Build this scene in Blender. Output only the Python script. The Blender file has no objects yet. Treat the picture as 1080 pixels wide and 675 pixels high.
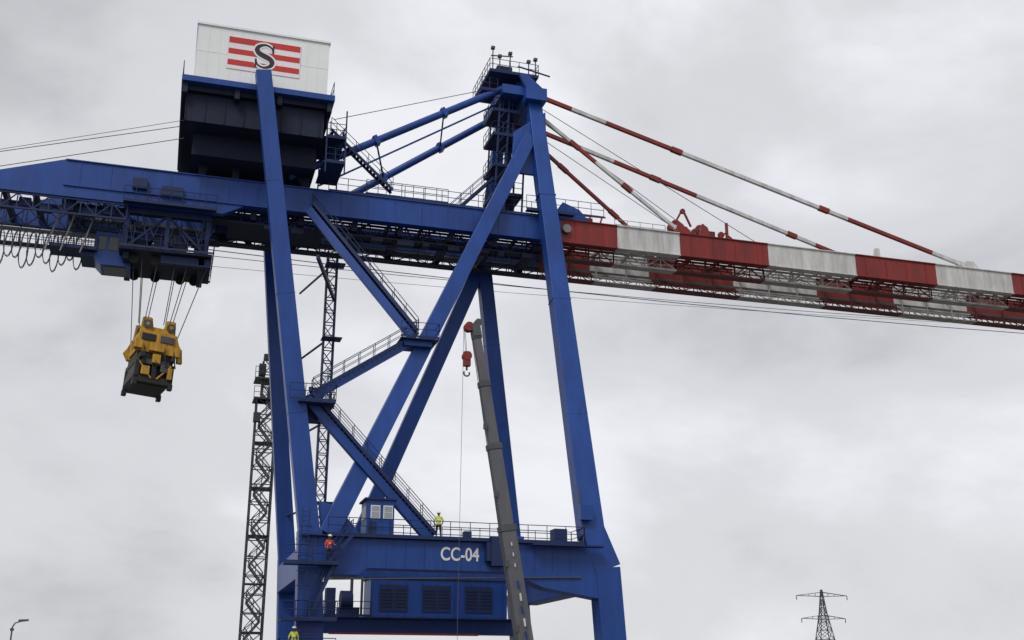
import bpy, math, random
from mathutils import Vector as V, Matrix
random.seed(4)
scn=bpy.context.scene
col=scn.collection
# ------------------------------------------------------------------ materials
def paint(name,c,rough=.45,grime=.35,metal=0.,sc=.5,spec=.4,gcol=None,streak=True,dark=.62):
    m=bpy.data.materials.new(name); m.use_nodes=True; nt=m.node_tree; N=nt.nodes; L=nt.links
    b=N['Principled BSDF']; b.inputs['Roughness'].default_value=rough; b.inputs['Metallic'].default_value=metal
    b.inputs['Specular IOR Level'].default_value=spec
    g=N.new('ShaderNodeNewGeometry')
    mp=N.new('ShaderNodeMapping'); mp.inputs['Scale'].default_value=(1,1,.16 if streak else 1)
    L.new(g.outputs['Position'],mp.inputs[0])
    n1=N.new('ShaderNodeTexNoise'); n1.inputs['Scale'].default_value=sc*3; n1.inputs['Detail'].default_value=8; n1.inputs['Roughness'].default_value=.65
    L.new(mp.outputs[0],n1.inputs['Vector'])
    n2=N.new('ShaderNodeTexNoise'); n2.inputs['Scale'].default_value=sc*.45; n2.inputs['Detail'].default_value=5
    L.new(g.outputs['Position'],n2.inputs['Vector'])
    r=N.new('ShaderNodeValToRGB'); r.color_ramp.elements[0].position=.38; r.color_ramp.elements[1].position=.72
    L.new(n1.outputs[0],r.inputs[0])
    mu=N.new('ShaderNodeMath'); mu.operation='MULTIPLY'; mu.inputs[1].default_value=grime; L.new(r.outputs[0],mu.inputs[0])
    mx=N.new('ShaderNodeMixRGB'); mx.inputs[1].default_value=(*c,1)
    gc=gcol or tuple(x*.45 for x in c); mx.inputs[2].default_value=(*gc,1); L.new(mu.outputs[0],mx.inputs[0])
    mx2=N.new('ShaderNodeMixRGB'); mx2.blend_type='MULTIPLY'; mx2.inputs[0].default_value=.55
    r2=N.new('ShaderNodeValToRGB'); r2.color_ramp.elements[0].position=.3; r2.color_ramp.elements[1].position=.65
    r2.color_ramp.elements[0].color=(dark,dark,dark+.02,1); r2.color_ramp.elements[1].color=(1,1,1,1)
    L.new(n2.outputs[0],r2.inputs[0]); L.new(mx.outputs[0],mx2.inputs[1]); L.new(r2.outputs[0],mx2.inputs[2])
    L.new(mx2.outputs[0],b.inputs['Base Color'])
    bp=N.new('ShaderNodeBump'); bp.inputs['Strength'].default_value=.12; bp.inputs['Distance'].default_value=.03
    L.new(n2.outputs[0],bp.inputs['Height']); L.new(bp.outputs[0],b.inputs['Normal'])
    return m
BLUE=paint('crane_blue_paint',(.013,.066,.31),.42,.5)
DBLUE=paint('dark_blue_paint',(.009,.026,.105),.6,.5)  # darker, rougher blue for rails, stairs, decks and small parts
KBLUE=paint('shaded_blue_paint',(.006,.012,.042),.7,.5)  # near-black copy of the crane blue, underside shade put into the colour
RED=paint('red_paint',(.27,.026,.022),.55,.75,gcol=(.09,.022,.02))
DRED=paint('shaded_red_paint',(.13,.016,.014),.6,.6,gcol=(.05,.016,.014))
WHITE=paint('white_paint',(.66,.67,.66),.5,.75,gcol=(.34,.29,.25))
DWHITE=paint('shaded_rusty_white_paint',(.50,.50,.48),.6,.85,gcol=(.18,.13,.10))  # duller white for the under-boom truss: shade painted in, plus rust
HWHITE=paint('white_cladding',(.82,.84,.83),.5,.16,gcol=(.6,.6,.57),dark=.82)
YEL=paint('yellow_paint',(.62,.34,.02),.5,.75,gcol=(.14,.08,.03),sc=1.5)
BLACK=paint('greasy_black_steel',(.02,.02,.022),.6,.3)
STEEL=paint('galvanised_steel',(.22,.23,.24),.5,.4,metal=.3)
DSTEEL=paint('dark_steel',(.085,.09,.10),.55,.4)
SLATE=paint('slate_boom_paint',(.13,.132,.15),.5,.5)
GLASS=paint('dark_glass',(.02,.03,.04),.12,.05,spec=.6)
LGLASS=paint('pale_window_pane',(.35,.38,.40),.3,.1)  # even pale colour for the deck cabin window panes
ROPE=paint('wire_rope',(.10,.10,.11),.6,.2)
CABLE=paint('festoon_cable',(.16,.18,.22),.6,.2)
SRED=paint('sign_red',(.60,.03,.03),.5,.1)
SBLK=paint('sign_black',(.02,.02,.03),.5,.1)
SWHT=paint('sign_white',(.82,.82,.82),.5,.05)
CONC=paint('concrete_yard',(.16,.155,.145),.9,.5,sc=.3,streak=False)
ASPH=paint('asphalt',(.05,.05,.052),.9,.4,sc=.3,streak=False)
SKIN=paint('skin',(.16,.08,.05),.6,.05)
HIVIS=paint('hivis_yellow_cloth',(.62,.66,.05),.8,.2,sc=4)
HIRED=paint('hivis_orange_cloth',(.75,.09,.04),.8,.2,sc=4)
REFL=paint('reflective_tape',(.7,.7,.7),.4,.05)
NAVY=paint('navy_trousers',(.02,.025,.05),.85,.2,sc=4)
BOOT=paint('boot_leather',(.015,.012,.01),.6,.2)
HELM=paint('helmet_white',(.8,.8,.78),.3,.05)
RUB=paint('tyre_rubber',(.015,.015,.015),.85,.2)

# ------------------------------------------------------------------ mesh accumulator
class Acc:
    def __init__(s): s.v=[];s.f=[];s.m=[];s.sm=[];s.mats=[]
    def mi(s,m):
        if m not in s.mats: s.mats.append(m)
        return s.mats.index(m)
    def faces(s,vs,fs,m,smooth=False):
        o=len(s.v); s.v+= [tuple(x) for x in vs]; k=s.mi(m)
        for f in fs: s.f.append(tuple(o+i for i in f)); s.m.append(k); s.sm.append(smooth)
    def beam(s,p,q,w,h,m,w2=None,h2=None,up=(0,0,1)):
        p=V(p);q=V(q);d=(q-p).normalized(); up=V(up)
        if abs(d.dot(up))>.98: up=V((0,1,0)) if abs(d.y)<.9 else V((1,0,0))
        a=d.cross(up).normalized(); b=a.cross(d).normalized()
        w2=w if w2 is None else w2; h2=h if h2 is None else h2
        vs=[]
        for c,ww,hh in((p,w,h),(q,w2,h2)):
            for i,j in((-1,-1),(1,-1),(1,1),(-1,1)): vs.append(c+a*i*ww/2+b*j*hh/2)
        s.faces(vs,[(0,1,2,3),(7,6,5,4),(0,4,5,1),(1,5,6,2),(2,6,7,3),(3,7,4,0)],m)
    def box(s,x0,x1,y0,y1,z0,z1,m):
        vs=[(x,y,z) for z in(z0,z1) for x,y in((x0,y0),(x1,y0),(x1,y1),(x0,y1))]
        s.faces(vs,[(3,2,1,0),(4,5,6,7),(0,1,5,4),(1,2,6,5),(2,3,7,6),(3,0,4,7)],m)
    def prism(s,pts,y0,y1,m):
        n=len(pts); vs=[(x,y0,z) for x,z in pts]+[(x,y1,z) for x,z in pts]
        fs=[tuple(range(n)),tuple(range(2*n-1,n-1,-1))]+[(i,i+n,(i+1)%n+n,(i+1)%n) for i in range(n)]
        s.faces(vs,fs,m)
    def tube(s,p,q,r,m,n=8,r2=None,caps=True):
        p=V(p);q=V(q);d=(q-p).normalized(); up=V((0,0,1))
        if abs(d.z)>.95: up=V((1,0,0))
        a=d.cross(up).normalized(); b=a.cross(d); r2=r if r2 is None else r2
        vs=[c+(a*math.cos(t*2*math.pi/n)+b*math.sin(t*2*math.pi/n))*rr for c,rr in((p,r),(q,r2)) for t in range(n)]
        s.faces(vs,[(i,(i+1)%n,(i+1)%n+n,i+n) for i in range(n)],m,n>4)
        if caps: s.faces(vs,[tuple(range(n-1,-1,-1)),tuple(range(n,2*n))],m)
    def pipe(s,pts,r,m,n=5):
        for a,b in zip(pts,pts[1:]): s.tube(a,b,r,m,n,caps=False)
    def rail(s,pts,m,h=1.1,r=.028,step=1.5):
        for a,b in zip(pts,pts[1:]):
            a=V(a);b=V(b);L=(b-a).length;n=max(1,round(L/step))
            for k in(h,h*.55): s.tube(a+V((0,0,k)),b+V((0,0,k)),r,m,5,caps=False)
            for i in range(n+1):
                c=a.lerp(b,i/n); s.tube(c,c+V((0,0,h)),r,m,5,caps=False)
            s.beam(a+V((0,0,.08)),b+V((0,0,.08)),.02,.15,m)
    def truss(s,a,b,c,d,n,r,m,kind='z',rc=None,posts=True):
        a,b,c,d=map(V,(a,b,c,d)); rc=rc or r*1.3
        s.beam(a,b,rc*2,rc*2,m); s.beam(c,d,rc*2,rc*2,m)
        for i in range(n):
            p0=a.lerp(b,i/n);p1=a.lerp(b,(i+1)/n);q0=c.lerp(d,i/n);q1=c.lerp(d,(i+1)/n)
            if posts: s.beam(p0,q0,r*1.6,r*1.6,m)
            if kind=='x': s.beam(p0,q1,r*1.6,r*1.6,m); s.beam(q0,p1,r*1.6,r*1.6,m)
            elif i%2: s.beam(p0,q1,r*1.6,r*1.6,m)
            else: s.beam(q0,p1,r*1.6,r*1.6,m)
        s.beam(b,d,r*1.6,r*1.6,m)
    def stair(s,p,q,m,w=.7,side=(0,1,0)):
        p=V(p);q=V(q);sd=V(side)*w/2
        for k in(-1,1):
            s.beam(p+sd*k,q+sd*k,.05,.22,m)
            s.tube(p+sd*k+V((0,0,1)),q+sd*k+V((0,0,1)),.028,m,5); s.tube(p+sd*k+V((0,0,.55)),q+sd*k+V((0,0,.55)),.022,m,5)
            n=max(2,int((q-p).length/1.3))
            for i in range(n+1):
                c=p.lerp(q,i/n)+sd*k; s.tube(c,c+V((0,0,1)),.026,m,5)
        n=int(abs(q.z-p.z)/.24)+1
        for i in range(n):
            c=p.lerp(q,(i+.5)/n); s.beam(c-sd,c+sd,.22,.03,m)
    def disc(s,c,r,t,m,axis=(0,1,0),n=20):
        c=V(c);ax=V(axis)*t/2; s.tube(c-ax,c+ax,r,m,n)
def empty(name,loc=(0,0,0)):
    e=bpy.data.objects.new(name,None); e.location=loc; col.objects.link(e); return e
def emit(acc,name,parent=None,bevel=0):
    me=bpy.data.meshes.new(name); me.from_pydata(acc.v,[],acc.f); me.update()
    for m in acc.mats: me.materials.append(m)
    me.polygons.foreach_set('material_index',acc.m); me.polygons.foreach_set('use_smooth',acc.sm)
    o=bpy.data.objects.new(name,me); col.objects.link(o)
    if parent: o.parent=parent
    if bevel:
        b=o.modifiers.new('bevel','BEVEL'); b.width=bevel; b.segments=2; b.limit_method='ANGLE'; b.angle_limit=math.radians(50)
    return o
def text(body,size,loc,m,name,parent,sx=1,bold=0,rot=(math.pi/2,0,0)):
    t=bpy.data.curves.new(name,'FONT'); t.body=body; t.size=size; t.extrude=.004; t.offset=bold; t.materials.append(m)
    o=bpy.data.objects.new(name+'_tmp',t); col.objects.link(o)
    bpy.context.view_layer.update(); dg=bpy.context.evaluated_depsgraph_get()
    me=bpy.data.meshes.new_from_object(o.evaluated_get(dg)); bpy.data.objects.remove(o)
    ob=bpy.data.objects.new(name,me); col.objects.link(ob); ob.location=loc; ob.rotation_euler=rot; ob.scale=(sx,1,1); ob.parent=parent
    if not me.materials: me.materials.append(m)
    return ob

# ================================================================== GANTRY CRANE
crane=empty('ship_to_shore_gantry_crane')
# ---- legs
a=Acc(); UY=(0,1,0)
a.beam((8.85,74,11),(3.8,74,43.6),1.3,1.05,BLUE,1.08,.9,up=UY)
a.beam((9.3,74,1.8),(8.85,74,11.3),1.7,1.5,BLUE,1.5,1.2,up=UY)
a.beam((9.3,91,11),(5.6,90,42.4),1.3,1.05,BLUE,1.0,.9,up=UY)
a.beam((9.9,91,1.8),(9.3,91,11.3),1.7,1.5,BLUE,1.4,1.2,up=UY)
a.beam((28.1,74,11.5),(26.05,80.2,48.3),1.65,1.25,BLUE,1.15,1.0,up=UY)
a.beam((29.5,74,1.8),(29.0,74,9.5),1.75,1.5,BLUE,up=UY)
a.beam((29.0,74,9.4),(28.05,74,12.0),1.9,1.5,BLUE,1.65,1.25,up=UY)
a.beam((28.6,91,1.8),(28.0,91,9),1.5,1.4,BLUE,up=UY)
a.beam((28.0,91,9),(23.7,86.8,36),1.35,1.1,BLUE,1.1,.95,up=UY)
a.beam((23.7,86.8,36),(24.8,84.6,49.5),1.1,.95,BLUE,.9,.8,up=UY)
def lerp(p,q,t): return V(p).lerp(V(q),t)
for p,q,w,h in(((8.85,74,11),(3.8,74,43.6),1.28,1.03),((28.1,74,11.5),(26.05,80.2,48.3),1.55,1.2),((28,91,9),(23.7,86.8,36),1.32,1.08)):
    for t in(.24,.49,.74):
        c0=lerp(p,q,t);c1=lerp(p,q,t+.0022); k=1-.14*t
        a.beam(c0,c1,w*k+.05,h*k+.05,BLUE,up=UY)
emit(a,'legs',crane,.03)
a=Acc()
a.beam((10.0,74.0,11.0),(25.6,79.6,44.4),1.25,1.0,BLUE,1.05,.9,up=UY)
a.beam((13.9,91,10.9),(23.6,87.0,36),1.15,1.0,BLUE,up=UY)
a.prism([(24.2,44.6),(26.9,46.8),(27.0,41.2),(25.9,41.0),(24.0,41.0)],79.35,79.65,BLUE)
a.prism([(9.6,11),(12.3,11),(10.6,12.9),(9.3,13.2)],73.9,74.1,BLUE)
B1=((8.1,78.7,35.4),(15.7,76.2,25.4)); B2=((15.7,76.0,25.2),(8.3,74.3,19.9)); B3=((8.3,74.3,19.9),(16.9,74.3,10.9))
for p,q in(B1,B2,B3): a.beam(p,q,.55,.6,BLUE)
emit(a,'diagonal_braces',crane,.03)
a=Acc()
for p,q in(B1,B2,B3):
    p=V(p);q=V(q); o=V((0,-.1,.45)); t=V((.25,0,0)); a.stair(p+o+t,q+o+t,DBLUE,.65)
a.box(14.6,17.3,74.9,77.3,25.0,25.08,DBLUE); a.rail([(14.6,74.9,25.1),(17.3,74.9,25.1),(17.3,77.3,25.1)],DBLUE,1.1,step=1)
a.box(14.9,16.9,75.3,76.9,24.6,25.0,BLUE)
a.box(7.6,10.0,73.0,75.2,19.5,19.6,DBLUE); a.rail([(7.0,73.0,19.6),(10.0,73.0,19.6),(10,75.2,19.6)],DBLUE,1.1,step=1)
a.box(7.8,9.2,74.6,75.6,18.6,19.5,DBLUE)
a.beam((8.4,74,20.6),(11,84,20.6),.2,.3,DBLUE); a.beam((8.4,74,30),(11,84,30.4),.2,.3,DBLUE)
emit(a,'brace_stairs',crane)
# ---- backstays
a=Acc()
a.tube((23.6,80.4,49.0),(6.6,79.3,38.2),.30,BLUE,12); a.tube((23.7,84.6,48.2),(9.2,85.7,38.0),.30,BLUE,12)
a.tube((23.6,81.4,48.2),(9.0,81.2,38.6),.08,BLUE,8)
for t in(.3,.62):
    c=lerp((23.6,80.4,49.0),(6.6,79.3,38.2),t); a.beam(c-V((.15,0,.1)),c+V((.15,0,.1)),.72,.72,BLUE)
    d=lerp((23.7,84.6,48.2),(9.2,85.7,38.0),t); a.beam(d-V((.15,0,.1)),d+V((.15,0,.1)),.72,.72,BLUE); a.beam(c,d,.12,.12,DBLUE)
emit(a,'backstays',crane)
# ---- forestays
def bands(a,p,q,r,spec):
    p=V(p);q=V(q); x=p.x
    for xe,m in spec:
        t0=(x-p.x)/(q.x-p.x);t1=min(1,(xe-p.x)/(q.x-p.x)); a.beam(p.lerp(q,t0),p.lerp(q,t1),r*2,r*2.2,m); x=xe
    for t in(.02,.33,.66,.985):
        c=p.lerp(q,t); d=(q-p).normalized()*.5; a.beam(c-d,c+d,r*2.6,r*2.9,RED if t!=.985 else WHITE)
a=Acc()
bands(a,(25.2,80.3,49.1),(66.6,79.35,37.5),.14,[(29.5,RED),(32.5,WHITE),(39,RED),(54.8,WHITE),(63,RED),(66.6,WHITE)])
bands(a,(25.4,84.4,48.5),(66.6,85.7,37.5),.14,[(28.5,WHITE),(31,RED),(35,WHITE),(43,RED),(55,WHITE),(66.6,RED)])
bands(a,(25.4,80.8,48.2),(38.6,79.35,37.5),.12,[(30,WHITE),(31.5,RED),(38.6,WHITE)])
bands(a,(25.4,84.0,48.0),(40,85.7,37.5),.12,[(27.5,WHITE),(40,RED)])
for x,y,m in((66.8,79.35,WHITE),(66.8,85.7,WHITE),(38.7,79.35,RED),(40.2,85.7,RED)):
    a.prism([(x-.9,37.3),(x+.9,37.3),(x+.35,38.0),(x-.45,38.0)],y-.2,y+.2,m)
a.prism([(56.9,37.3),(57.5,37.3),(57.45,38.2),(57.1,38.2)],79.2,79.5,WHITE)
for y0,y1,z0,x1,z1 in((81.2,79.7,48.0,40,37.7),(82,80.2,49.6,46,37.8),(83.4,84,47.9,44,37.8)):
    a.tube((25.4,y0,z0),(x1,y1,z1),.03,ROPE,5)
emit(a,'forestays',crane)
# ---- boom
def seg(a,x0,x1,m,dm,lat=True):
    for y in(79.35,85.7):
        a.box(x0,x1,y-.3,y+.3,35.36,37.24,m)
        a.box(x0,x1,y-.42,y+.42,37.24,37.31,m); a.box(x0,x1,y-.42,y+.42,35.29,35.36,m)
        n=max(1,round((x1-x0)/2.1))
        for i in range(n):
            x=x0+(i+.5)*(x1-x0)/n; yy=y-.335 if y<82 else y+.335
            a.box(x-.03,x+.03,min(yy,y-.3) if y<82 else y+.3,max(yy,y+.3) if y>82 else y-.3,35.36,37.24,m)
    n=max(1,round((x1-x0)/2.7))
    for i in range(n):
        xa=x0+i*(x1-x0)/n+.1; xb=x0+(i+1)*(x1-x0)/n-.1
        a.box(xa,xa+.22,79.65,85.4,36.75,37.05,dm)
        if i%2: a.beam((xa,79.7,36.6),(xb,85.3,36.6),.12,.12,dm)
        else: a.beam((xa,85.3,36.6),(xb,79.7,36.6),.12,.12,dm)
        if lat:
            for y in(80.5,84.5): a.beam((xa+.1,y,36.8),(xa+.1,y,34.35),.09,.09,dm)
    if lat:
        n=max(2,round((x1-x0)/1.35))
        for y in(80.0,85.1):
            a.truss((x0,y,35.25),(x1,y,35.25),(x0,y,34.35),(x1,y,34.35),n,.045,dm,rc=.07)
        for y in(80.45,84.65):
            a.truss((x0,y,34.9),(x1,y,34.9),(x0,y+(.35 if y<82 else -.35),34.35),(x1,y+(.35 if y<82 else -.35),34.35),n,.03,dm,rc=.04)
        a.box(x0,x1,80.05,80.8,34.3,34.34,dm); a.box(x0,x1,84.3,85.05,34.3,34.34,dm)
        a.box(x0,x1,79.7,79.85,35.4,35.6,DSTEEL); a.box(x0,x1,85.2,85.35,35.4,35.6,DSTEEL)
        for y,z in((81.1,36.2),(81.25,35.7),(83.9,36.3)): a.tube((x0,y,z),(x1,y,z),.05,DSTEEL,5)
a=Acc()
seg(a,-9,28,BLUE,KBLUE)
for y0,y1 in((79.05,79.65),(85.4,86)):
    a.prism([(-17,34.5),(-9,34.5),(-9,37.31),(-14.5,35.5),(-17,35.1)][::-1],y0,y1,BLUE)
    a.prism([(-9,34.5),(2,34.5),(3.5,35.29),(-9,35.29)],y0,y1,BLUE)
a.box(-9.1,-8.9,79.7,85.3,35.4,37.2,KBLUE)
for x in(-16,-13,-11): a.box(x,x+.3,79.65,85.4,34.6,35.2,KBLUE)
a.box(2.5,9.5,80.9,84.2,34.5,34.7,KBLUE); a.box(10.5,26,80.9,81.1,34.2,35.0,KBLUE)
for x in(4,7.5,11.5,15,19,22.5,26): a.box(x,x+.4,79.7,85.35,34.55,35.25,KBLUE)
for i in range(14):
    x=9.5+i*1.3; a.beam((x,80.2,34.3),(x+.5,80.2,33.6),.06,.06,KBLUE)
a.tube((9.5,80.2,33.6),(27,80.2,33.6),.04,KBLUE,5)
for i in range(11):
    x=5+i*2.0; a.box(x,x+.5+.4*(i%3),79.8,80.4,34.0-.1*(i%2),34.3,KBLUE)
emit(a,'main_girders',crane)
a=Acc(); x=28
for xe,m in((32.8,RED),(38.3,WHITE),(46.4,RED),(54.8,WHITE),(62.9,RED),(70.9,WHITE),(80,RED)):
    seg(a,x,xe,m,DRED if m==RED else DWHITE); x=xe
for y in(79.35,85.7):
    a.prism([(27.2,37.3),(30.5,37.3),(29.6,38.3),(28.2,38.8)],y-.25,y+.25,BLUE if y<80 else RED)
    a.disc((28.4,y-.5,36.4),.35,.3,STEEL)
    for x0 in(38.0,40.2): a.prism([(x0,37.3),(x0+1.1,37.3),(x0+.8,38.2),(x0+.35,38.5)],y-.12,y+.12,RED)
for x0,z0 in((38.6,38.5),(40.8,38.3)):
    for y in(80.2,81.0,84.0,84.8): a.disc((x0,y,z0),.48,.1,RED); a.disc((x0,y,z0),.16,.26,STEEL)
    a.tube((x0,79.6,z0),(x0,85.5,z0),.09,DSTEEL)
a.beam((41.8,80,37.3),(43.0,80,38.2),.12,.12,RED); a.beam((44.2,80,37.3),(43.0,80,38.2),.12,.12,RED); a.disc((42.6,80,38.0),.28,.2,RED)
a.beam((38.2,79.5,38.4),(38.9,79.5,39.7),.14,.14,RED); a.beam((38.9,79.5,39.7),(39.6,79.5,38.2),.14,.14,RED); a.disc((38.9,79.5,39.5),.22,.2,RED)
a.box(42.9,43.1,79.6,79.8,37.3,39.0,RED); a.box(40.9,41.9,79.7,80.1,37.3,38.1,DRED)
for x0 in(29.4,30.6,31.6): a.beam((x0,80,37.3),(x0+.3,80,38.3),.12,.12,RED)
a.beam((29,80,38.2),(32.2,80,38.3),.11,.11,RED)
a.box(30,31,79.8,80.5,37.4,38.0,DRED); a.box(27.0,27.5,79.2,79.6,37.4,38.9,BLUE)
a.rail([(33,80,37.35),(37.5,80,37.35)],DWHITE,.9,step=1)
emit(a,'red_and_white_boom',crane)
a=Acc()
a.rail([(9.5,79.0,37.3),(27,79.0,37.3)],DBLUE,1.15,step=1.4); a.rail([(9.5,86.0,37.3),(27,86.0,37.3)],DBLUE,1.15)
a.box(12.5,18.5,80.2,83,37.35,37.5,DBLUE); a.rail([(12.5,80.1,37.9),(19,80.1,37.9)],DBLUE,1.2,step=.9); a.box(12.5,19,80.1,81,37.85,37.92,DBLUE)
a.rail([(28,85.9,37.3),(38,85.9,37.3)],STEEL,1.0); a.rail([(25,78.6,37.6),(31.5,78.6,37.6)],DBLUE,1.2,step=1)
a.box(25,29,78.5,79,37.5,37.58,DBLUE)
for x0 in(13.4,14.6,16.5): a.box(x0,x0+.7,80.6,81.5,37.5,38.3,DBLUE)
a.stair((9.4,78.9,42.2),(14.3,78.9,37.8),DBLUE,.7); a.stair((19.5,82,37.6),(23.3,82,41.6),DBLUE,.7)
emit(a,'boom_walkways',crane)
# ---- apex
a=Acc()
a.box(25.1,26.9,78.9,86,47.6,48.7,BLUE); a.box(23.3,25.4,79.6,85.4,48.2,49.0,BLUE)
a.prism([(25.2,48.7),(26.8,48.7),(25.3,50.0),(24.6,50.0)],79.2,79.5,BLUE)
a.beam((24.3,82.5,36.8),(24.9,82.5,50.2),.5,.5,DBLUE,up=UY)
for z in(39.5,42.0,44.8,47.0):
    a.box(22.8,25.3,80.6,83.6,z,z+.1,DBLUE); a.rail([(22.8,80.6,z+.1),(25.3,80.6,z+.1)],DBLUE,1.1,step=.8); a.rail([(22.8,83.6,z+.1),(22.8,80.6,z+.1)],DBLUE,1.1,step=.8)
for x0 in(22.9,23.7,25.2):
  for y0 in(80.7,83.4): a.beam((x0,y0,37.3),(x0+.5,y0,48.3),.13,.13,DBLUE)
for i in range(10):
    z=37.5+i*1.1; a.beam((22.9+i*.05,80.7,z),(23.7+i*.05,80.7,z+1.1),.07,.07,DBLUE)
    a.beam((24.0,83.4,z),(25.4,83.4,z+1.1),.07,.07,DBLUE)
a.box(22.2,26.4,79.6,85,50.0,50.1,DBLUE); a.rail([(22.2,85,50.1),(22.2,79.6,50.1),(26.4,79.6,50.1),(26.4,85,50.1)],DBLUE,1.1,step=.8)
a.box(23.0,24.3,80.2,81.4,50.1,51.0,DBLUE); a.box(24.8,26.0,80.6,81.6,49.0,50.0,BLUE)
for x0,h in((22.5,2.2),(23.1,1.5),(24.0,1.9),(25.6,1.4),(26.2,1.7)): a.tube((x0,79.8,50),(x0,79.8,50+h),.05,DSTEEL,6); a.box(x0-.15,x0+.15,79.65,79.95,50+h,50+h+.22,DSTEEL)
a.beam((22.3,79.7,51.5),(24.2,79.7,51.7),.08,.08,DSTEEL); a.beam((24.6,79.6,50.8),(27.4,79.6,50.3),.1,.1,DBLUE)
a.box(21.6,23,80,82,48.4,48.5,DBLUE); a.rail([(21.6,80,48.5),(23,80,48.5)],DBLUE,1.1,step=.7)
for x0 in(24.4,25.6):
    for y0 in(81,82.6,84): a.disc((x0,y0,49.3),.55,.15,DSTEEL)
emit(a,'apex_frame',crane)
# ---- machinery house
a=Acc()
a.box(-1.7,9.1,74.75,90.2,42.55,42.98,BLUE)
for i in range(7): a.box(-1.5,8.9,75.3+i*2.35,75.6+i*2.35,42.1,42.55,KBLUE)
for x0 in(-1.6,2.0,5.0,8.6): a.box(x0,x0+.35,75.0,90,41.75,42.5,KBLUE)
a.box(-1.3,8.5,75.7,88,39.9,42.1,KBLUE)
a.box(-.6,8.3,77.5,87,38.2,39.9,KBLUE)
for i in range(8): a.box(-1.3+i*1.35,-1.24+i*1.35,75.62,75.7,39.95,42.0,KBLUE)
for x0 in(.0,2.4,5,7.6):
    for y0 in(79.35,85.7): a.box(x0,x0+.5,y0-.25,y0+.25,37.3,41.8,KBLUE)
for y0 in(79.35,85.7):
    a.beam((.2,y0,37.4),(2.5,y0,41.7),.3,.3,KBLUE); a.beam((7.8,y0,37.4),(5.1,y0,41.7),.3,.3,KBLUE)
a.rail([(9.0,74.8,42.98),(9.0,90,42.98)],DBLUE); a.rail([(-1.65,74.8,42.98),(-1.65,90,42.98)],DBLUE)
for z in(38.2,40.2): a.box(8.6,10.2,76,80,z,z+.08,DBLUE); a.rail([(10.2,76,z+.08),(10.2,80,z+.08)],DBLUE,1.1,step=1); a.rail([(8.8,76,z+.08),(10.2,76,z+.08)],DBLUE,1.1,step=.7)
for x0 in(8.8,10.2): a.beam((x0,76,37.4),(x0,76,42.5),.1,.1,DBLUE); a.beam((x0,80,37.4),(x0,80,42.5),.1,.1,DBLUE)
a.stair((8.9,78,38.3),(10.1,76.5,40.2),DBLUE,.5)
emit(a,'house_platform',crane)
a=Acc()
a.box(-.9,8.5,75.05,89.8,42.98,47.35,HWHITE)
a.box(-1.0,8.6,74.93,89.9,47.35,47.5,HWHITE)
n=12
for i in range(n+1):
    x0=-.9+9.4*i/n; a.box(x0-.02,x0+.02,75.03,75.05,43.0,47.35,HWHITE)
    a.box(-.93,-.9,75.05+i*1.2,75.09+i*1.2,43,47.35,HWHITE)
a.box(-.9,8.5,75.035,75.05,45.21,45.24,HWHITE)
a.box(-.9,8.5,75.02,75.05,42.99,43.1,STEEL)
emit(a,'house_cladding',crane)
a=Acc()
a.box(1.25,6.45,75.0,75.028,44.1,46.75,SWHT)
for z0,z1 in((46.22,46.70),(45.33,45.76),(44.42,44.86)): a.box(1.3,6.4,74.985,74.996,z0,z1,SRED)
emit(a,'house_logo_stripes',crane)
# hand shaped serif S (thick spine, thin ends, slab serifs)
sp_=[(.74,.50),(.56,.82),(.05,1),(-.52,.84),(-.72,.5),(-.5,.2),(0,.0),(.5,-.2),(.72,-.5),(.52,-.84),(-.05,-1),(-.58,-.82),(-.76,-.48)]
wd_=[.07,.09,.11,.17,.22,.25,.27,.25,.22,.17,.11,.09,.07]
def cr_(P,n=6):
    out=[]
    for i in range(len(P)-1):
        p0=P[max(i-1,0)];p1=P[i];p2=P[i+1];p3=P[min(i+2,len(P)-1)]
        for k in range(n):
            t=k/n; out.append(tuple(.5*((2*b)+(-a0+c)*t+(2*a0-5*b+4*c-d)*t*t+(-a0+3*b-3*c+d)*t**3) for a0,b,c,d in zip(p0,p1,p2,p3)))
    return out+[P[-1]]
C=cr_([(x*.78+3.87,z*.93+45.47,w) for (x,z),w in zip(sp_,wd_)])
for m_,y_,ex,nm in((SWHT,74.978,.12,'house_logo_letter_outline'),(SBLK,74.970,0,'house_logo_letter')):
    a=Acc(); vs=[]
    for i,(x,z,w) in enumerate(C):
        p=C[max(i-1,0)];q=C[min(i+1,len(C)-1)]; dx,dz=q[0]-p[0],q[1]-p[1]; L_=math.hypot(dx,dz); nx,nz=-dz/L_,dx/L_
        for s in(1,-1): vs.append((x+nx*s*(w*.78+ex),y_,z+nz*s*(w*.78+ex)))
    a.faces(vs,[(2*i,2*i+1,2*i+3,2*i+2) for i in range(len(C)-1)],m_)
    if not ex:
        a.box(4.40,4.52,y_-.004,y_-.002,45.75,46.42,m_); a.box(3.20,3.32,y_-.004,y_-.002,44.52,45.2,m_)
    emit(a,nm,crane)
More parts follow.
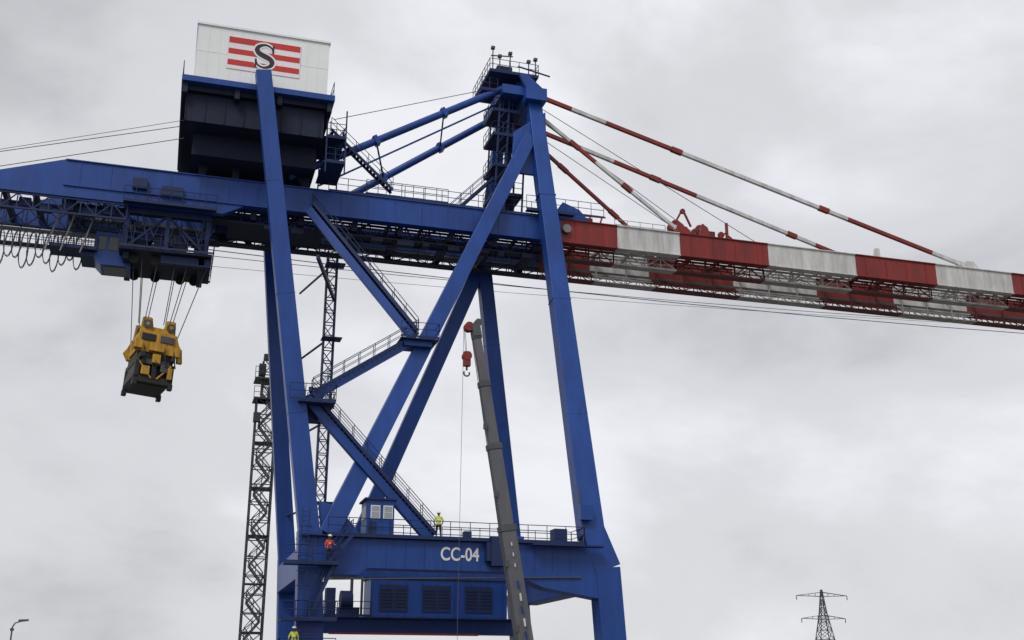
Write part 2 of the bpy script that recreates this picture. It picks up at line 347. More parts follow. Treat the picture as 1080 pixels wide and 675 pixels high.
# ---- portal
a=Acc()
a.prism([(9.4,8.5),(12,8.5),(12.6,8.95),(22,8.95),(24.4,8.0),(28.2,7.4),(29.2,7.4),(29.2,10.85),(9.4,10.85)],73.3,74.7,BLUE)
a.box(9.8,28.2,90.3,91.7,9.95,10.85,BLUE)
a.box(28.1,29.5,74.7,90.4,8.1,10.6,BLUE); a.box(8.6,10,74.7,90.4,8.6,10.6,BLUE)
a.box(9.6,28.6,90.2,91.8,5.75,6.85,BLUE)
a.box(9.3,10.6,73,92,2.0,3.6,BLUE); a.box(28.6,30.2,73,92,2.0,3.6,BLUE)
emit(a,'portal_beams',crane,.03)
a=Acc()
a.box(8.2,27.2,72.9,75.6,10.87,10.95,DBLUE)
a.rail([(9.9,72.95,10.95),(27.2,72.95,10.95),(27.2,75.6,10.95)],DBLUE,1.12,step=1.3); a.rail([(10,75.55,10.95),(27.2,75.55,10.95)],DBLUE,1.12,step=1.3)
a.box(23.4,28.4,72.3,73,10.7,10.8,DBLUE)
for i in range(12): a.box(12.5+i*1.25,12.53+i*1.25,73.27,73.3,9.0,10.8,BLUE)
a.box(20.6,21.6,72.6,73.3,9.3,11.2,DBLUE); a.box(20.3,20.7,72.7,73.3,9.6,10.8,DBLUE)
a.box(25.3,26.2,73.6,74.6,10.95,12.0,DBLUE); a.box(19.2,19.7,74.4,75,10.95,11.7,DBLUE); a.box(22.4,23.4,74.5,75.2,10.95,11.5,BLUE)
for z in(9.0,5.6,3.4): a.box(7.2,10.6,72.2,73.25,z,z+.08,DBLUE); a.rail([(7.2,72.2,z+.08),(10.6,72.2,z+.08)],DBLUE,1.1,step=.9)
a.rail([(7.2,72.2,3.5),(7.2,73.2,3.5)],DBLUE)
for x0 in(8.2,8.65): a.beam((x0,72.6,3.5),(x0,72.6,12.5),.05,.05,DBLUE)
for i in range(30): a.beam((8.2,72.6,3.6+i*.3),(8.65,72.6,3.6+i*.3),.03,.03,DBLUE)
for i in range(8):
    z=5+i*.9
    pts=[(8.42+.4*math.cos(t),72.5-.55*abs(math.sin(t)),z) for t in[math.pi*j/6 for j in range(7)]]; a.pipe(pts,.025,DBLUE)
a.stair((9.9,72.7,9.1),(11.4,72.7,10.9),DBLUE,.6)
a.stair((8.9,72.8,5.7),(10.3,72.8,9.0),DBLUE,.6)
a.box(27.0,27.9,73,73.4,12.6,13.6,BLUE)
a.tube((27.3,73.3,11),(27.0,73.5,15),.05,DSTEEL,6)
a.tube((9.8,73.2,8.2),(27,73.2,8.75),.05,DSTEEL,5)
emit(a,'portal_deck_and_ladders',crane)
text('CC-04',1.2,(17.3,73.26,9.62),SWHT,'portal_number',crane,sx=.80,bold=.02)
text('N',1.2,(21.75,73.28,9.62),SWHT,'portal_letter',crane,sx=.85,bold=.02)
a=Acc()
a.box(15.5,26.4,88.6,91.6,6.9,9.75,BLUE); a.box(15.4,26.5,88.5,91.7,9.75,9.85,DBLUE)
for i in range(9): a.box(15.6+i*1.3,15.66+i*1.3,88.55,88.6,6.95,9.7,BLUE)
for x0 in(16.2,19.6,23.0): a.box(x0,x0+2.2,88.53,88.59,7.3,9.3,DBLUE)
for x0 in(16.2,17.3,19.6,20.7,23,24.1):
    for k in range(6): a.box(x0+.12,x0+.98,88.50,88.53,7.6+k*.25,7.7+k*.25,KBLUE)
a.box(11.5,28,88.4,90.2,6.8,6.88,DBLUE); a.rail([(11.5,88.4,6.88),(15.5,88.4,6.88)],DBLUE,1.1)
a.disc((13.8,89.6,8.1),.75,.9,DBLUE,(1,0,0)); a.box(13.2,14.8,89.2,90.4,6.9,7.6,DBLUE); a.box(12.2,12.9,89,90,6.9,9.0,DBLUE); a.tube((14.2,89.6,8.6),(14.2,89.6,9.7),.12,DSTEEL)
a.box(12.4,24,88.3,88.42,5.55,5.7,RED)
a.tube((14.9,89,7.0),(14.9,89,9.9),.1,DSTEEL)
emit(a,'electrical_house',crane,.0)
a=Acc()
a.box(12.35,14.15,73.1,75.2,10.96,13.3,BLUE); a.box(12.2,14.3,72.95,75.35,13.3,13.42,DBLUE)
for x0 in(12.6,13.42):
    a.box(x0,x0+.62,73.05,73.1,12.1,12.95,SWHT); a.box(x0+.06,x0+.56,73.03,73.05,12.16,12.89,LGLASS); a.box(x0+.06,x0+.56,73.02,73.03,12.5,12.53,SWHT)
a.box(12.3,12.35,73.4,74.8,12.1,12.95,LGLASS)
a.box(12.5,13.0,73.06,73.1,11.1,11.9,DBLUE)
emit(a,'deck_cabin',crane,.01)
a=Acc()
for x0 in(10,29.4):
    for y0 in(74,91):
        a.prism([(x0-.5,2.0),(x0+.5,2.0),(x0+.4,1.0),(x0-.4,1.0)][::-1],y0-3,y0+3,BLUE)
        for i in range(4): a.disc((x0,y0-2.6+i*1.7,.42),.38,.3,DSTEEL,(1,0,0))
        for i in range(4): a.box(x0-.3,x0+.3,y0-3+i*1.7,y0-2.1+i*1.7,.5,1.05,YEL)
emit(a,'wheel_bogies',crane)
a=Acc()
def lattice(a,x,y,z0,z1,w,m,step,r,d=None):
    d=d or w; n=round((z1-z0)/step); c=[(x-w/2,y-d/2),(x+w/2,y-d/2),(x+w/2,y+d/2),(x-w/2,y+d/2)]
    for i in range(4):
        p=c[i];q=c[(i+1)%4]
        a.beam((*p,z0),(*p,z1),r*2.4,r*2.4,m)
        for k in range(n):
            za=z0+(z1-z0)*k/n; zb=z0+(z1-z0)*(k+1)/n
            a.beam((*p,za),(*q,za),r*1.6,r*1.6,m)
            if k%2: a.beam((*p,za),(*q,zb),r*1.6,r*1.6,m)
            else: a.beam((*q,za),(*p,zb),r*1.6,r*1.6,m)
lattice(a,10.7,84,2,34.5,.75,DBLUE,1.0,.04)
for z in(14.5,20.5,27,33): a.beam((9.0,90.8,z),(10.4,84.3,z),.12,.12,DBLUE); a.box(10.1,11.6,82.8,84,z,z+.06,DBLUE)
a.box(9.2,11.0,82.6,84.6,21.3,21.4,DBLUE); a.rail([(9.2,82.6,21.4),(11.2,82.6,21.4)],DBLUE,1.1,step=.8); a.box(9.6,10.4,82.8,83.8,21.4,23.0,DBLUE)
a.beam((10.3,84,14),(10.3,84,34),.06,.06,STEEL)
emit(a,'elevator_mast',crane)
# ---- festoon, trolley
a=Acc()
a.box(-17,-4.5,80.0,80.2,33.9,34.15,DBLUE)
a.truss((-17,79.2,34.4),(-4.6,79.2,34.4),(-17,79.2,33.3),(-4.6,79.2,33.3),12,.05,DBLUE)
a.truss((-17,82.2,34.6),(-4.6,82.2,34.6),(-17,82.2,33.2),(-4.6,82.2,33.2),9,.05,DBLUE,'x')
a.rail([(-17,84.8,32.6),(-5,84.8,32.6)],DBLUE,1.1,step=1.2); a.box(-17,-5,84,84.8,32.5,32.58,DBLUE)
for i in range(9): a.beam((-16+i*1.3,84.5,35.4),(-16+i*1.3,84.5,32.6),.08,.08,DBLUE)
a.box(-17,-6.2,82.4,82.6,32.9,33.1,STEEL)
for i in range(16):
    xc=-15.6+i*.52; dep=2.4+.5*math.sin(i*1.7)
    for yy in(82.4,82.62):
        pts=[(xc+.30*math.sin(t)*(.75 if abs(t)>1.6 else 1.),yy,32.9-dep*(1+math.cos(t))/2*1.0) for t in[-math.pi+2*math.pi*j/14 for j in range(15)]]
        a.pipe(pts,.032,CABLE)
for i in range(20): a.tube((-12.5+i*.42,83.1,33.0),(-12.5+i*.42+random.uniform(-.05,.05),83.1,31.9-.5*random.random()),.02,CABLE,4)
for x0 in(-8.9,-7.9,-6.6): a.beam((x0,80.4,34.6),(x0-.9,80.4,30.9),.1,.1,STEEL)
a.box(-9.6,-6.4,80.6,82.6,31.3,31.4,DBLUE); a.rail([(-9.6,80.6,31.4),(-6.4,80.6,31.4)],DBLUE,1.0,step=.8)
for i in range(8): a.box(-16+i*1.4,-15.2+i*1.4,79.6,80,33.4+.3*(i%2),34.0+.3*(i%2),DBLUE)
emit(a,'festoon_gantry',crane)
a=Acc()
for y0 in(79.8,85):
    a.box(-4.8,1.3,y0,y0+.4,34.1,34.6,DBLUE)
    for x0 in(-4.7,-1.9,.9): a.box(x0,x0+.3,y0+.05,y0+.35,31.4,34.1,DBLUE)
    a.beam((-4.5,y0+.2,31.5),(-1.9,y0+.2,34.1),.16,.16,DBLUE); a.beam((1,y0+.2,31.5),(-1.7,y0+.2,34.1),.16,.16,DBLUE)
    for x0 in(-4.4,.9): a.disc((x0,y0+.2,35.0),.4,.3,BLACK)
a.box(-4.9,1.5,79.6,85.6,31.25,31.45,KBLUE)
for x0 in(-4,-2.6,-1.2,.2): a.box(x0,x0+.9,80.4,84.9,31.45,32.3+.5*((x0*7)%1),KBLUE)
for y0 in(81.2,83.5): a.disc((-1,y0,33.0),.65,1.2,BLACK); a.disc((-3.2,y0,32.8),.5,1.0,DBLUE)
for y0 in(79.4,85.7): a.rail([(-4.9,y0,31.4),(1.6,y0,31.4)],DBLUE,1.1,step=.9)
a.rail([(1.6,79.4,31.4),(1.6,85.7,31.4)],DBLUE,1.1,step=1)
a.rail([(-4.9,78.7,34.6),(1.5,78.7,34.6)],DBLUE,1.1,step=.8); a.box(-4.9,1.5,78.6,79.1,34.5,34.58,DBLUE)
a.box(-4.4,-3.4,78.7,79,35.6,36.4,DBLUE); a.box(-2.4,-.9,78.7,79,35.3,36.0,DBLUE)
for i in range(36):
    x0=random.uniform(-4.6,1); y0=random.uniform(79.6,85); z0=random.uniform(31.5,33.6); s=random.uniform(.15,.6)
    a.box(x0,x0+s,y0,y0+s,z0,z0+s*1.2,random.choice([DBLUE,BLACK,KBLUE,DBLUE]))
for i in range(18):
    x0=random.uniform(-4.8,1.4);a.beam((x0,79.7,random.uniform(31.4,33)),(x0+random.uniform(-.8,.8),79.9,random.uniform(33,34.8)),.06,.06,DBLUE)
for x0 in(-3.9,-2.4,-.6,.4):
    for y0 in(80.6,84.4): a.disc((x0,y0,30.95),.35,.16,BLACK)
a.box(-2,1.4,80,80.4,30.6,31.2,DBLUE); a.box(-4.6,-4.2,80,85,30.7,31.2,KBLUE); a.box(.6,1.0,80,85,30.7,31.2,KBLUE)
emit(a,'trolley',crane)
a=Acc()
cx0,cx1=-6.6,-4.1
a.prism([(cx0,30.9),(cx0+.5,30.4),(cx1,30.4),(cx1,32.9),(cx0,32.9)],81,83.4,BLUE)
a.box(cx0-.1,cx1+.1,80.9,83.5,32.9,33.05,DBLUE)
for x0 in(cx0+.15,cx0+.95,cx0+1.75): a.box(x0,x0+.62,80.965,80.99,31.5,32.6,GLASS)
a.box(cx0-.03,cx0-.005,81.2,83.2,31.1,32.6,GLASS)
a.box(cx0+.7,cx1-.3,81.3,83.1,30.37,30.395,GLASS)
a.box(cx0-.9,cx0,80.9,83.4,30.9,30.98,DBLUE); a.rail([(cx0-.9,80.9,31),(cx0,80.9,31)],DBLUE,1,step=.4)
for x0 in(cx0+.3,cx1-.3):
    for y0 in(81.2,83.2): a.beam((x0,y0,33),(x0,y0,34.3),.1,.1,DBLUE)
a.rail([(cx0-.2,80.8,33.05),(cx1,80.8,33.05)],DBLUE,1,step=.7)
emit(a,'operator_cabin',crane,.02)
# ---- head block and spreader
hb=empty('container_spreader',(-2.05,82.5,24.1)); hb.parent=crane
a=Acc()
for y0 in(-1.2,.9):
    a.prism([(-1.35,1.5),(1.35,1.5),(1.25,2.9),(.55,2.9),(.4,2.2),(-.4,2.2),(-.55,2.9),(-1.25,2.9)],y0,y0+.3,YEL)
for x0 in(-.9,.9):
    for y0 in(-1.38,-.6,.6,1.4): a.disc((x0,y0,2.3),.34,.12,DSTEEL); a.disc((x0,y0,2.3),.14,.2,YEL)
    a.box(x0-.25,x0+.25,-1.3,-1.2,1.7,2.9,YEL)
for yy in(-1.6,1.2): a.prism([(-1.5,.0),(1.5,.0),(1.85,.6),(1.6,1.0),(1.35,1.7),(-1.35,1.7),(-1.6,1.0),(-1.85,.6)],yy,yy+.4,YEL)
a.box(-1.4,1.4,-1.2,1.2,.2,1.6,YEL)
a.box(-1.25,-.2,-1.7,-1.61,.9,1.45,BLACK); a.box(.15,1.2,-1.7,-1.61,.9,1.45,DSTEEL)
for x0 in(-1.9,1.55): a.prism([(x0,.7),(x0+.35,.7),(x0+.5*(1 if x0>0 else .2),-.4),(x0+.1,-.4)],-1.5,-1.1,YEL)
a.box(-1.75,-1.15,-1.95,-1.62,.1,.75,YEL); a.box(.9,1.7,-1.9,-1.62,-.1,.6,YEL); a.box(-.6,.5,-1.95,-1.6,.05,.7,YEL)
a.box(-1.35,1.35,-1.5,1.5,-.75,.0,BLACK)
a.prism([(-1.3,-.75),(1.3,-.75),(1.5,-2.1),(1.15,-2.5),(-1.15,-2.5),(-1.5,-2.1)][::-1],-1.35,1.35,BLACK)
for y0 in(-1.75,1.4):
    a.box(-1.45,1.45,y0,y0+.35,-2.45,-1.95,BLACK); a.box(-1.3,1.3,y0,y0+.3,-1.0,-.6,DSTEEL)
    for x0 in(-1.45,-.2,1.1): a.box(x0,x0+.35,y0,y0+.3,-2.2,-.8,BLACK)
    for x0 in(-1.5,1.15): a.box(x0,x0+.34,y0-.05,y0+.35,-2.75,-2.3,BLACK)
a.box(-1.0,-.4,-1.95,-1.7,-1.9,-1.2,YEL); a.box(.4,.9,-1.9,-1.7,-1.5,-.9,DSTEEL); a.box(-.3,.3,-2.0,-1.7,-.9,-.2,YEL)
a.box(.95,1.3,-1.95,-1.75,-2.0,-1.1,YEL)
a.beam((-1.2,-1.8,-.9),(-.2,-1.8,-2.1),.12,.12,YEL); a.beam((1.2,-1.8,-.9),(.2,-1.8,-2.1),.12,.12,YEL)
for x0 in(-1.0,-.2,.5,1.2): a.tube((x0,-1.85,.3),(x0+.25,-2.0,-1.1),.05,BLACK)
for x0 in(-1.3,1.0): a.box(x0,x0+.3,-2.4,2.4,-.7,-.3,BLACK)
o=emit(a,'head_block',hb,.03)
hb.rotation_euler=(math.radians(-3),math.radians(3),math.radians(14)); hb.scale=(.93,.93,.93)
a=Acc()
for x0,xb in((-3.3,-1.1),(-2.2,-.7),(-1.0,.7),(-.1,1.1)):
    for y0,yb in((80.6,-1.4),(84.4,1.4)):
        a.tube((x0,y0,31.0),(-2.05+xb*.95,82.5+yb,26.3),.032,ROPE,5)
a.tube((1.2,81.5,31),(-.6,82,24.8),.035,ROPE,5); a.tube((-3.9,81.5,31),(-3.5,82,25.0),.03,ROPE,5)
emit(a,'hoist_ropes',crane)
a=Acc()
a.tube((22.6,80.5,48.9),(9.3,76.2,41.8),.03,ROPE,5)
a.tube((-1.5,76,39.5),(-22,76,33.0),.028,ROPE,5); a.tube((-1.2,77,39.1),(-22,77,32.3),.028,ROPE,5); a.tube((-1.2,76.5,40.3),(-22,76.5,33.2),.02,ROPE,5)
emit(a,'trim_cables',crane)

# ================================================================== overhead power line
a=Acc()
def sag(p,q,s,n=14):
    p=V(p);q=V(q); return [p.lerp(q,i/n)-V((0,0,4*s*(i/n)*(1-i/n))) for i in range(n+1)]
a.pipe(sag((-60,95,40.3),(150,95,40.6),3.3),.04,ROPE,4); a.pipe(sag((-60,95,38.5),(150,95,42.2),3.0),.03,ROPE,4)
a.pipe(sag((-60,98,38.0),(150,98,43.9),3.0),.02,ROPE,4)
emit(a,'overhead_power_line')
# ================================================================== lattice tower (left)
t=empty('lattice_tower'); a=Acc()
lattice(a,7.6,100,0,26,1.75,DSTEEL,1.5,.05,1.6)
lattice(a,7.6,100,26,29.6,1.0,DSTEEL,1.1,.05)
for i,z in enumerate([6,10,14,18,22,25.8]): a.box(6.7,8.5,99.2,100.8,z,z+.06,DSTEEL)
for i in range(17):
    z=1+i*1.5; s=1 if i%2 else -1; a.stair((7.6-.6*s,99.6,z),(7.6+.6*s,99.6,z+1.5),STEEL,.4)
for z in(25.8,27.6): a.box(6.4,8.6,98.9,101,z,z+.08,DSTEEL); a.rail([(6.4,98.9,z),(8.6,98.9,z),(8.6,101,z)],DSTEEL,1.1,step=.8)
a.box(6.7,7.3,99,99.8,28,29,DSTEEL); a.box(7.6,8.3,99,99.9,26,27,DSTEEL); a.box(6.5,7.1,99,99.6,23.8,24.6,DSTEEL)
a.tube((7.9,100,29.6),(7.9,100,30.6),.06,DSTEEL); a.box(7.1,8.0,99.6,100.3,29.6,30.1,DSTEEL)
emit(a,'tower_frame',t)
# ================================================================== electricity pylon
t=empty('electricity_pylon',(247,400,0)); a=Acc()
def hw(z): return 6-4.9*min(1,z/30) if z<30 else 1.1-.9*(z-30)/9
zs=[0,6,11,16,20,23.5,26.5,29,32,35,38.7]
for i in range(len(zs)-1):
    z0,z1=zs[i],zs[i+1];w0,w1=hw(z0),hw(z1)
    c0=[(-w0,-w0),(w0,-w0),(w0,w0),(-w0,w0)];c1=[(-w1,-w1),(w1,-w1),(w1,w1),(-w1,w1)]
    for k in range(4):
        j=(k+1)%4
        a.beam((*c0[k],z0),(*c1[k],z1),.28,.28,DSTEEL); a.beam((*c0[k],z0),(*c1[j],z1),.17,.17,DSTEEL); a.beam((*c0[j],z0),(*c1[k],z1),.17,.17,DSTEEL); a.beam((*c0[k],z0),(*c0[j],z0),.17,.17,DSTEEL)
for z,L in((36.4,10.2),(27.8,8.8)):
    for s in(-1,1):
        for y0 in(-.6,.6): a.beam((0,y0,z+1.3),(s*L,0,z),.2,.2,DSTEEL); a.beam((0,y0,z-.3),(s*L,0,z),.2,.2,DSTEEL)
        for k in(.25,.5,.75): a.beam((s*L*k,0,z-.3+.3*k),(s*L*k,0,z+1.3*(1-k)),.16,.16,DSTEEL)
        a.beam((s*L,0,z),(s*L,0,z-1.6),.25,.25,DSTEEL)
o=emit(a,'pylon_frame',t); t.rotation_euler=(0,0,math.radians(-10))
# ================================================================== street lamp
t=empty('street_lamp',(-16.2,150,0)); a=Acc()
a.tube((0,0,0),(0,0,8.6),.14,DSTEEL,10,.09); a.tube((0,0,8.6),(.25,0,9.1),.08,DSTEEL); a.tube((.25,0,9.1),(.9,0,9.3),.07,DSTEEL)
a.prism([(.6,9.2),(1.7,9.35),(1.7,9.55),(.6,9.5)],-.2,.2,DSTEEL); a.box(-.2,.2,-.2,.2,8.2,8.5,DSTEEL)
emit(a,'pole_and_head',t)
# ================================================================== mobile crane
mc=empty('mobile_crane'); a=Acc()
P0=V((19.8,62,2.3));P1=V((16.55,62,21.6)); D=(P1-P0)
for t0,t1,w,h in((0,.42,.72,.86),(.42,.66,.60,.74),(.66,.85,.50,.60),(.85,1.0,.40,.48)):
    a.beam(P0.lerp(P1,t0),P0.lerp(P1,t1),w,h,SLATE,up=(1,0,0)); c=P0.lerp(P1,t1)
    a.beam(c-D.normalized()*.35,c,w+.08,h+.08,DSTEEL,up=(1,0,0))
emit(a,'telescopic_boom',mc,.04)
a=Acc(); dn=D.normalized(); hd=P1
a.beam(hd-dn*.2,hd+dn*.55,.6,.5,DSTEEL,up=(1,0,0))
for y0 in(61.8,62.0,62.2): a.disc(hd+V((-.45,y0-62,.35)),.28,.08,RED); a.disc(hd+V((.1,y0-62,.65)),.22,.08,DSTEEL)
a.beam(hd+V((.2,0,.35)),hd+V((-.6,0,.4)),.5,.18,RED)
hx=hd.x-.45-.1
for y0 in(61.85,62.1): a.tube((hx-.16,y0,hd.z+.3),(hx-.05,y0,20.4),.015,ROPE,4)
a.box(hx-.2,hx+.2,61.8,62.15,19.55,20.4,RED); a.disc((hx,61.98,20.15),.27,.42,RED)
a.tube((hx,61.98,19.6),(hx,61.98,19.3),.06,DSTEEL)
hk=[(hx+.17*math.sin(k),61.98,19.12-.17*math.cos(k)) for k in[-2.2+.42*i for i in range(11)]]; a.pipe(hk,.05,DSTEEL,6)
a.tube((hx-.1,62.4,hd.z+.3),(hx-.25,62.4,1.5),.012,ROPE,4)
a.tube(P0+V((-.6,0,0)),P1+V((-.3,0,0)),.02,ROPE,4)
for k in(.12,.3,.5,.7): c=P0.lerp(P1,k); a.box(c.x-.55,c.x-.35,61.6,61.8,c.z,c.z+.35,DSTEEL)
emit(a,'boom_head_and_hook',mc)
a=Acc()
for k in range(5):
    c=P0.lerp(P1,.10+.035*k); a.beam(c+V((.02,-.38,0)),c+V((.02,-.38,0))+dn*.42,.05,.28+.1*(k%2),SWHT if k%2 else BLUE,up=UY)
for k in(.3,.33,.36): c=P0.lerp(P1,k); a.beam(c+V((0,-.38,0)),c+V((0,-.38,0))+dn*.2,.04,.2,SWHT,up=UY)
emit(a,'boom_markings',mc)
a=Acc()
a.box(13.5,25.5,60.8,63.3,.9,1.5,YEL); a.box(24.0,26.6,60.8,63.2,.8,2.7,YEL); a.box(24.2,26.65,60.75,63.25,1.7,2.5,GLASS)
a.box(17,22.5,60.9,63.2,1.5,2.3,SLATE); a.box(21,22.8,60.9,63.2,2.0,3.2,SLATE); a.box(17.2,19,60.4,61.4,1.6,3.1,YEL); a.box(17.15,18.9,60.35,61.3,2.2,2.95,GLASS)
for x0 in(14.8,16.4,20.5,22.1,24.8):
    for y0 in(60.85,63.25): a.disc((x0,y0,.6),.6,.4,RUB); a.disc((x0,y0-.21 if y0<62 else y0+.21,.6),.28,.06,STEEL)
for x0 in(14,23.3):
    for s in(-1,1): a.box(x0,x0+.3,62+s*1.2 if s>0 else 58.6,65.4 if s>0 else 60.8,1.0,1.25,YEL); yy=62+3.3*s; a.tube((x0+.15,yy,.1),(x0+.15,yy,1.1),.09,STEEL); a.disc((x0+.15,yy,.06),.3,.1,DSTEEL,(0,0,1))
a.tube((21.5,62,2.4),P0.lerp(P1,.10)+V((.3,0,0)),.16,STEEL)
emit(a,'carrier',mc,.03)

# ================================================================== workers
def worker(loc,heading,jacket,pose,name):
    e=empty(name,loc); e.rotation_euler=(0,0,heading)
    vs=[];rd=[];ed=[]
    def add(p,r,par=None):
        vs.append(p);rd.append(r)
        if par is not None: ed.append((par,len(vs)-1))
        return len(vs)-1
    lean=pose.get('lean',0.)
    pel=add((0,0,.96),.145); sp=add((0,lean*.3,1.12),.135,pel); ch=add((0,lean*.8,1.34),.155,sp); nk=add((0,lean,1.49),.06,ch); h1=add((0,lean+.02,1.58),.085,nk); h2=add((0,lean+.03,1.69),.085,h1)
    hands=[]
    for s in(-1,1):
        sh=add((s*.19,lean*.9,1.42),.07,ch); ex,ey,ez=pose['elbow'][s>0]; wx,wy,wz=pose['wrist'][s>0]
        el=add((ex,ey,ez),.05,sh); wr=add((wx,wy,wz),.032,el); d=(V((wx,wy,wz))-V((ex,ey,ez))).normalized(); pm=V((wx,wy,wz))+d*.08; add(tuple(pm),.036,wr); hands.append((pm,d,s))
        hp=add((s*.1,0,.9),.105,pel); kn=add((s*.11+pose['st']*s,.05*pose.get('kb',1),.5),.065,hp); an=add((s*.12+pose['st']*s*1.5,-.02+pose.get('sw',0)*s,.1),.047,kn); add((s*.13+pose['st']*s*1.5,.15+pose.get('sw',0)*s,.045),.042,an)
    me=bpy.data.meshes.new('b'); me.from_pydata(vs,ed,[]); o=bpy.data.objects.new('b',me); col.objects.link(o)
    sk=o.modifiers.new('s','SKIN'); sk.use_smooth_shade=True
    for i,d in enumerate(me.skin_vertices[0].data): d.radius=(rd[i],rd[i]); d.use_root=(i==0)
    ss=o.modifiers.new('u','SUBSURF'); ss.levels=2
    bpy.context.view_layer.update(); dg=bpy.context.evaluated_depsgraph_get()
    m2=bpy.data.meshes.new_from_object(o.evaluated_get(dg)); bpy.data.objects.remove(o)
    m2.materials.clear()
    for m in(BOOT,NAVY,jacket,REFL,SKIN): m2.materials.append(m)
    wz=[V(w) for w in pose['wrist']]
    for p in m2.polygons:
        c=p.center; p.use_smooth=True
        near=min((c-w).length for w in wz)
        if near<.1 and abs(c.x)>.12: k=4 if any((c-hh[0]).length<.085 for hh in hands) else 2
        elif c.z>1.49: k=4
        elif c.z>.93 or abs(c.x)>.22 and c.z>.7: k=3 if (1.08<c.z<1.13 or 1.24<c.z<1.29) and abs(c.x)<.18 else 2
        elif c.z<.11: k=0
        else: k=1
        p.material_index=k
    b=bpy.data.objects.new('body',m2); col.objects.link(b); b.parent=e
    a=Acc(); hc=V((0,lean+.03,1.69))
    n=12
    for i in range(5):
        t0=i*math.pi/10;t1=(i+1)*math.pi/10
        vv=[hc+V((.125*math.cos(t)*math.cos(q),.145*math.cos(t)*math.sin(q),.125*math.sin(t)+.015)) for t in(t0,t1) for q in[2*math.pi*j/n for j in range(n)]]
        a.faces(vv,[(j,(j+1)%n,(j+1)%n+n,j+n) for j in range(n)],HELM,True)
    a.disc(hc+V((0,.02,.015)),.15,.015,HELM,(0,0,1)); a.beam(hc+V((0,.1,.01)),hc+V((0,.2,0)),.16,.015,HELM)
    for s in(-1,1): a.disc(hc+V((s*.035,.088,-.045)),.012,.01,BLACK,n=8); a.disc(hc+V((s*.088,.0,-.05)),.03,.02,SKIN,(1,0,0),8)
    a.tube(hc+V((0,.08,-.05)),hc+V((0,.115,-.085)),.008,SKIN,6,.017); a.beam(hc+V((-.025,.088,-.115)),hc+V((.025,.088,-.115)),.01,.008,BLACK)
    for pm,d,s in hands:
        sd=d.cross(V((0,1,0)));sd=sd.normalized() if sd.length>.1 else V((1,0,0))
        for k,L in((-1.5,.062),(-.5,.075),(.5,.07),(1.5,.055)):
            p=pm+sd*k*.017+d*.025; q=p+d*L*.55+V((0,.008,0)); r=q+(d*.6+V((0,.8,0))*.6).normalized()*L*.5
            a.tube(p,q,.009,SKIN,6,.0085); a.tube(q,r,.0085,SKIN,6,.006)
        p=pm-sd*.03*s; a.tube(p,p+(-sd*s*.6+d).normalized()*.05,.011,SKIN,6,.008)
    emit(a,'helmet_face_hands',e)
    return e
worker((17.15,73.25,10.95),math.radians(-8),HIVIS,{'elbow':[(-.30,.02,1.17),(.30,.02,1.17)],'wrist':[(-.24,.2,1.0),(.24,.2,1.0)],'st':.02,'lean':.04},'construction_worker')
worker((9.95,72.55,9.08),math.radians(200),HIRED,{'elbow':[(-.33,.08,1.2),(.27,.02,1.14)],'wrist':[(-.36,.3,1.12),(.27,.16,.94)],'st':.03,'lean':.05,'sw':.08},'construction_worker')
worker((8.1,72.6,3.48),math.radians(170),HIVIS,{'elbow':[(-.27,.0,1.15),(.29,.05,1.17)],'wrist':[(-.27,.1,.92),(.3,.22,1.02)],'st':.02,'lean':.05},'construction_worker')

# ================================================================== ground
a=Acc(); a.box(-3000,3000,-500,5000,-1,0,CONC); emit(a,'ground')
a=Acc(); a.box(-200,200,48,58,.004,.008,ASPH); emit(a,'road')
a=Acc()
for y0 in(48.3,57.6): a.box(-200,200,y0,y0+.15,.012,.014,SWHT)
for i in range(40): a.box(-160+i*8,-156+i*8,52.9,53.05,.012,.014,SWHT)
emit(a,'road_markings')
a=Acc()
for x0 in(10,29.4): a.box(x0-.04,x0+.04,-100,300,.012,.06,STEEL); a.box(x0-.25,x0+.25,-100,300,.004,.0115,DSTEEL)
emit(a,'crane_rails')

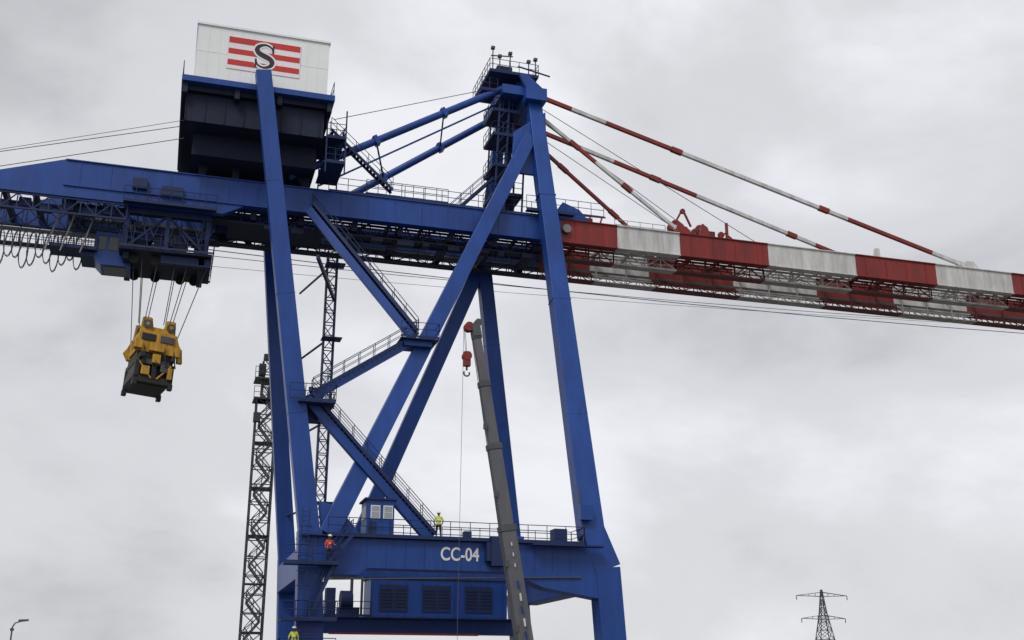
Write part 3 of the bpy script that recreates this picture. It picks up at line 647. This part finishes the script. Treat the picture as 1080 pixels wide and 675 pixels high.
# ================================================================== world, sun, camera
sp=V((-.55,-.7,.95)).normalized()
w=bpy.data.worlds.new('World'); scn.world=w; w.use_nodes=True; N=w.node_tree.nodes; L=w.node_tree.links
bg=N['Background']; bg.inputs[1].default_value=.1
sk=N.new('ShaderNodeTexSky'); sk.sky_type='NISHITA'; sk.sun_disc=False; sk.sun_elevation=math.asin(sp.z); sk.sun_rotation=math.atan2(sp.x,sp.y)
tc=N.new('ShaderNodeTexCoord'); mp=N.new('ShaderNodeMapping'); mp.inputs['Scale'].default_value=(1,1,1.7); mp.inputs['Location'].default_value=(2.1,.9,.6)
L.new(tc.outputs['Generated'],mp.inputs[0])
n1=N.new('ShaderNodeTexNoise'); n1.inputs['Scale'].default_value=3.0; n1.inputs['Detail'].default_value=9; n1.inputs['Roughness'].default_value=.54; n1.inputs['Distortion'].default_value=.25
L.new(mp.outputs[0],n1.inputs['Vector'])
n3=N.new('ShaderNodeTexNoise'); n3.inputs['Scale'].default_value=1.4; n3.inputs['Detail'].default_value=3; L.new(mp.outputs[0],n3.inputs['Vector'])
ad=N.new('ShaderNodeMixRGB'); ad.inputs[0].default_value=.4; L.new(n1.outputs[0],ad.inputs[1]); L.new(n3.outputs[0],ad.inputs[2])
cr=N.new('ShaderNodeValToRGB'); E=cr.color_ramp.elements; E[0].position=.36; E[0].color=(.50,.505,.53,1); E[1].position=.63; E[1].color=(.90,.91,.95,1)
e=E.new(.5); e.color=(.71,.715,.745,1); cr.color_ramp.interpolation='EASE'
L.new(ad.outputs[0],cr.inputs[0])
vm=N.new('ShaderNodeVectorMath'); vm.operation='SCALE'; vm.inputs['Scale'].default_value=10; L.new(cr.outputs[0],vm.inputs[0])
mx=N.new('ShaderNodeMixRGB'); mx.inputs[0].default_value=.95; L.new(sk.outputs[0],mx.inputs[1]); L.new(vm.outputs[0],mx.inputs[2])
L.new(mx.outputs[0],bg.inputs[0])
sl=bpy.data.lights.new('sun','SUN'); sl.energy=1.5; sl.angle=math.radians(20); sl.color=(1,.97,.93)
so=bpy.data.objects.new('sun',sl); col.objects.link(so); so.rotation_euler=(-sp).to_track_quat('-Z','Y').to_euler(); so.location=(-50,-50,80)
cd=bpy.data.cameras.new('camera'); cd.lens=40; cd.sensor_width=36; cd.clip_end=9000
co=bpy.data.objects.new('camera',cd); col.objects.link(co); co.location=(0,0,1.6)
co.rotation_euler=(math.radians(108),0,math.radians(-16.84)); scn.camera=co
scn.view_settings.view_transform='Standard'; scn.view_settings.look='None'; scn.view_settings.exposure=0
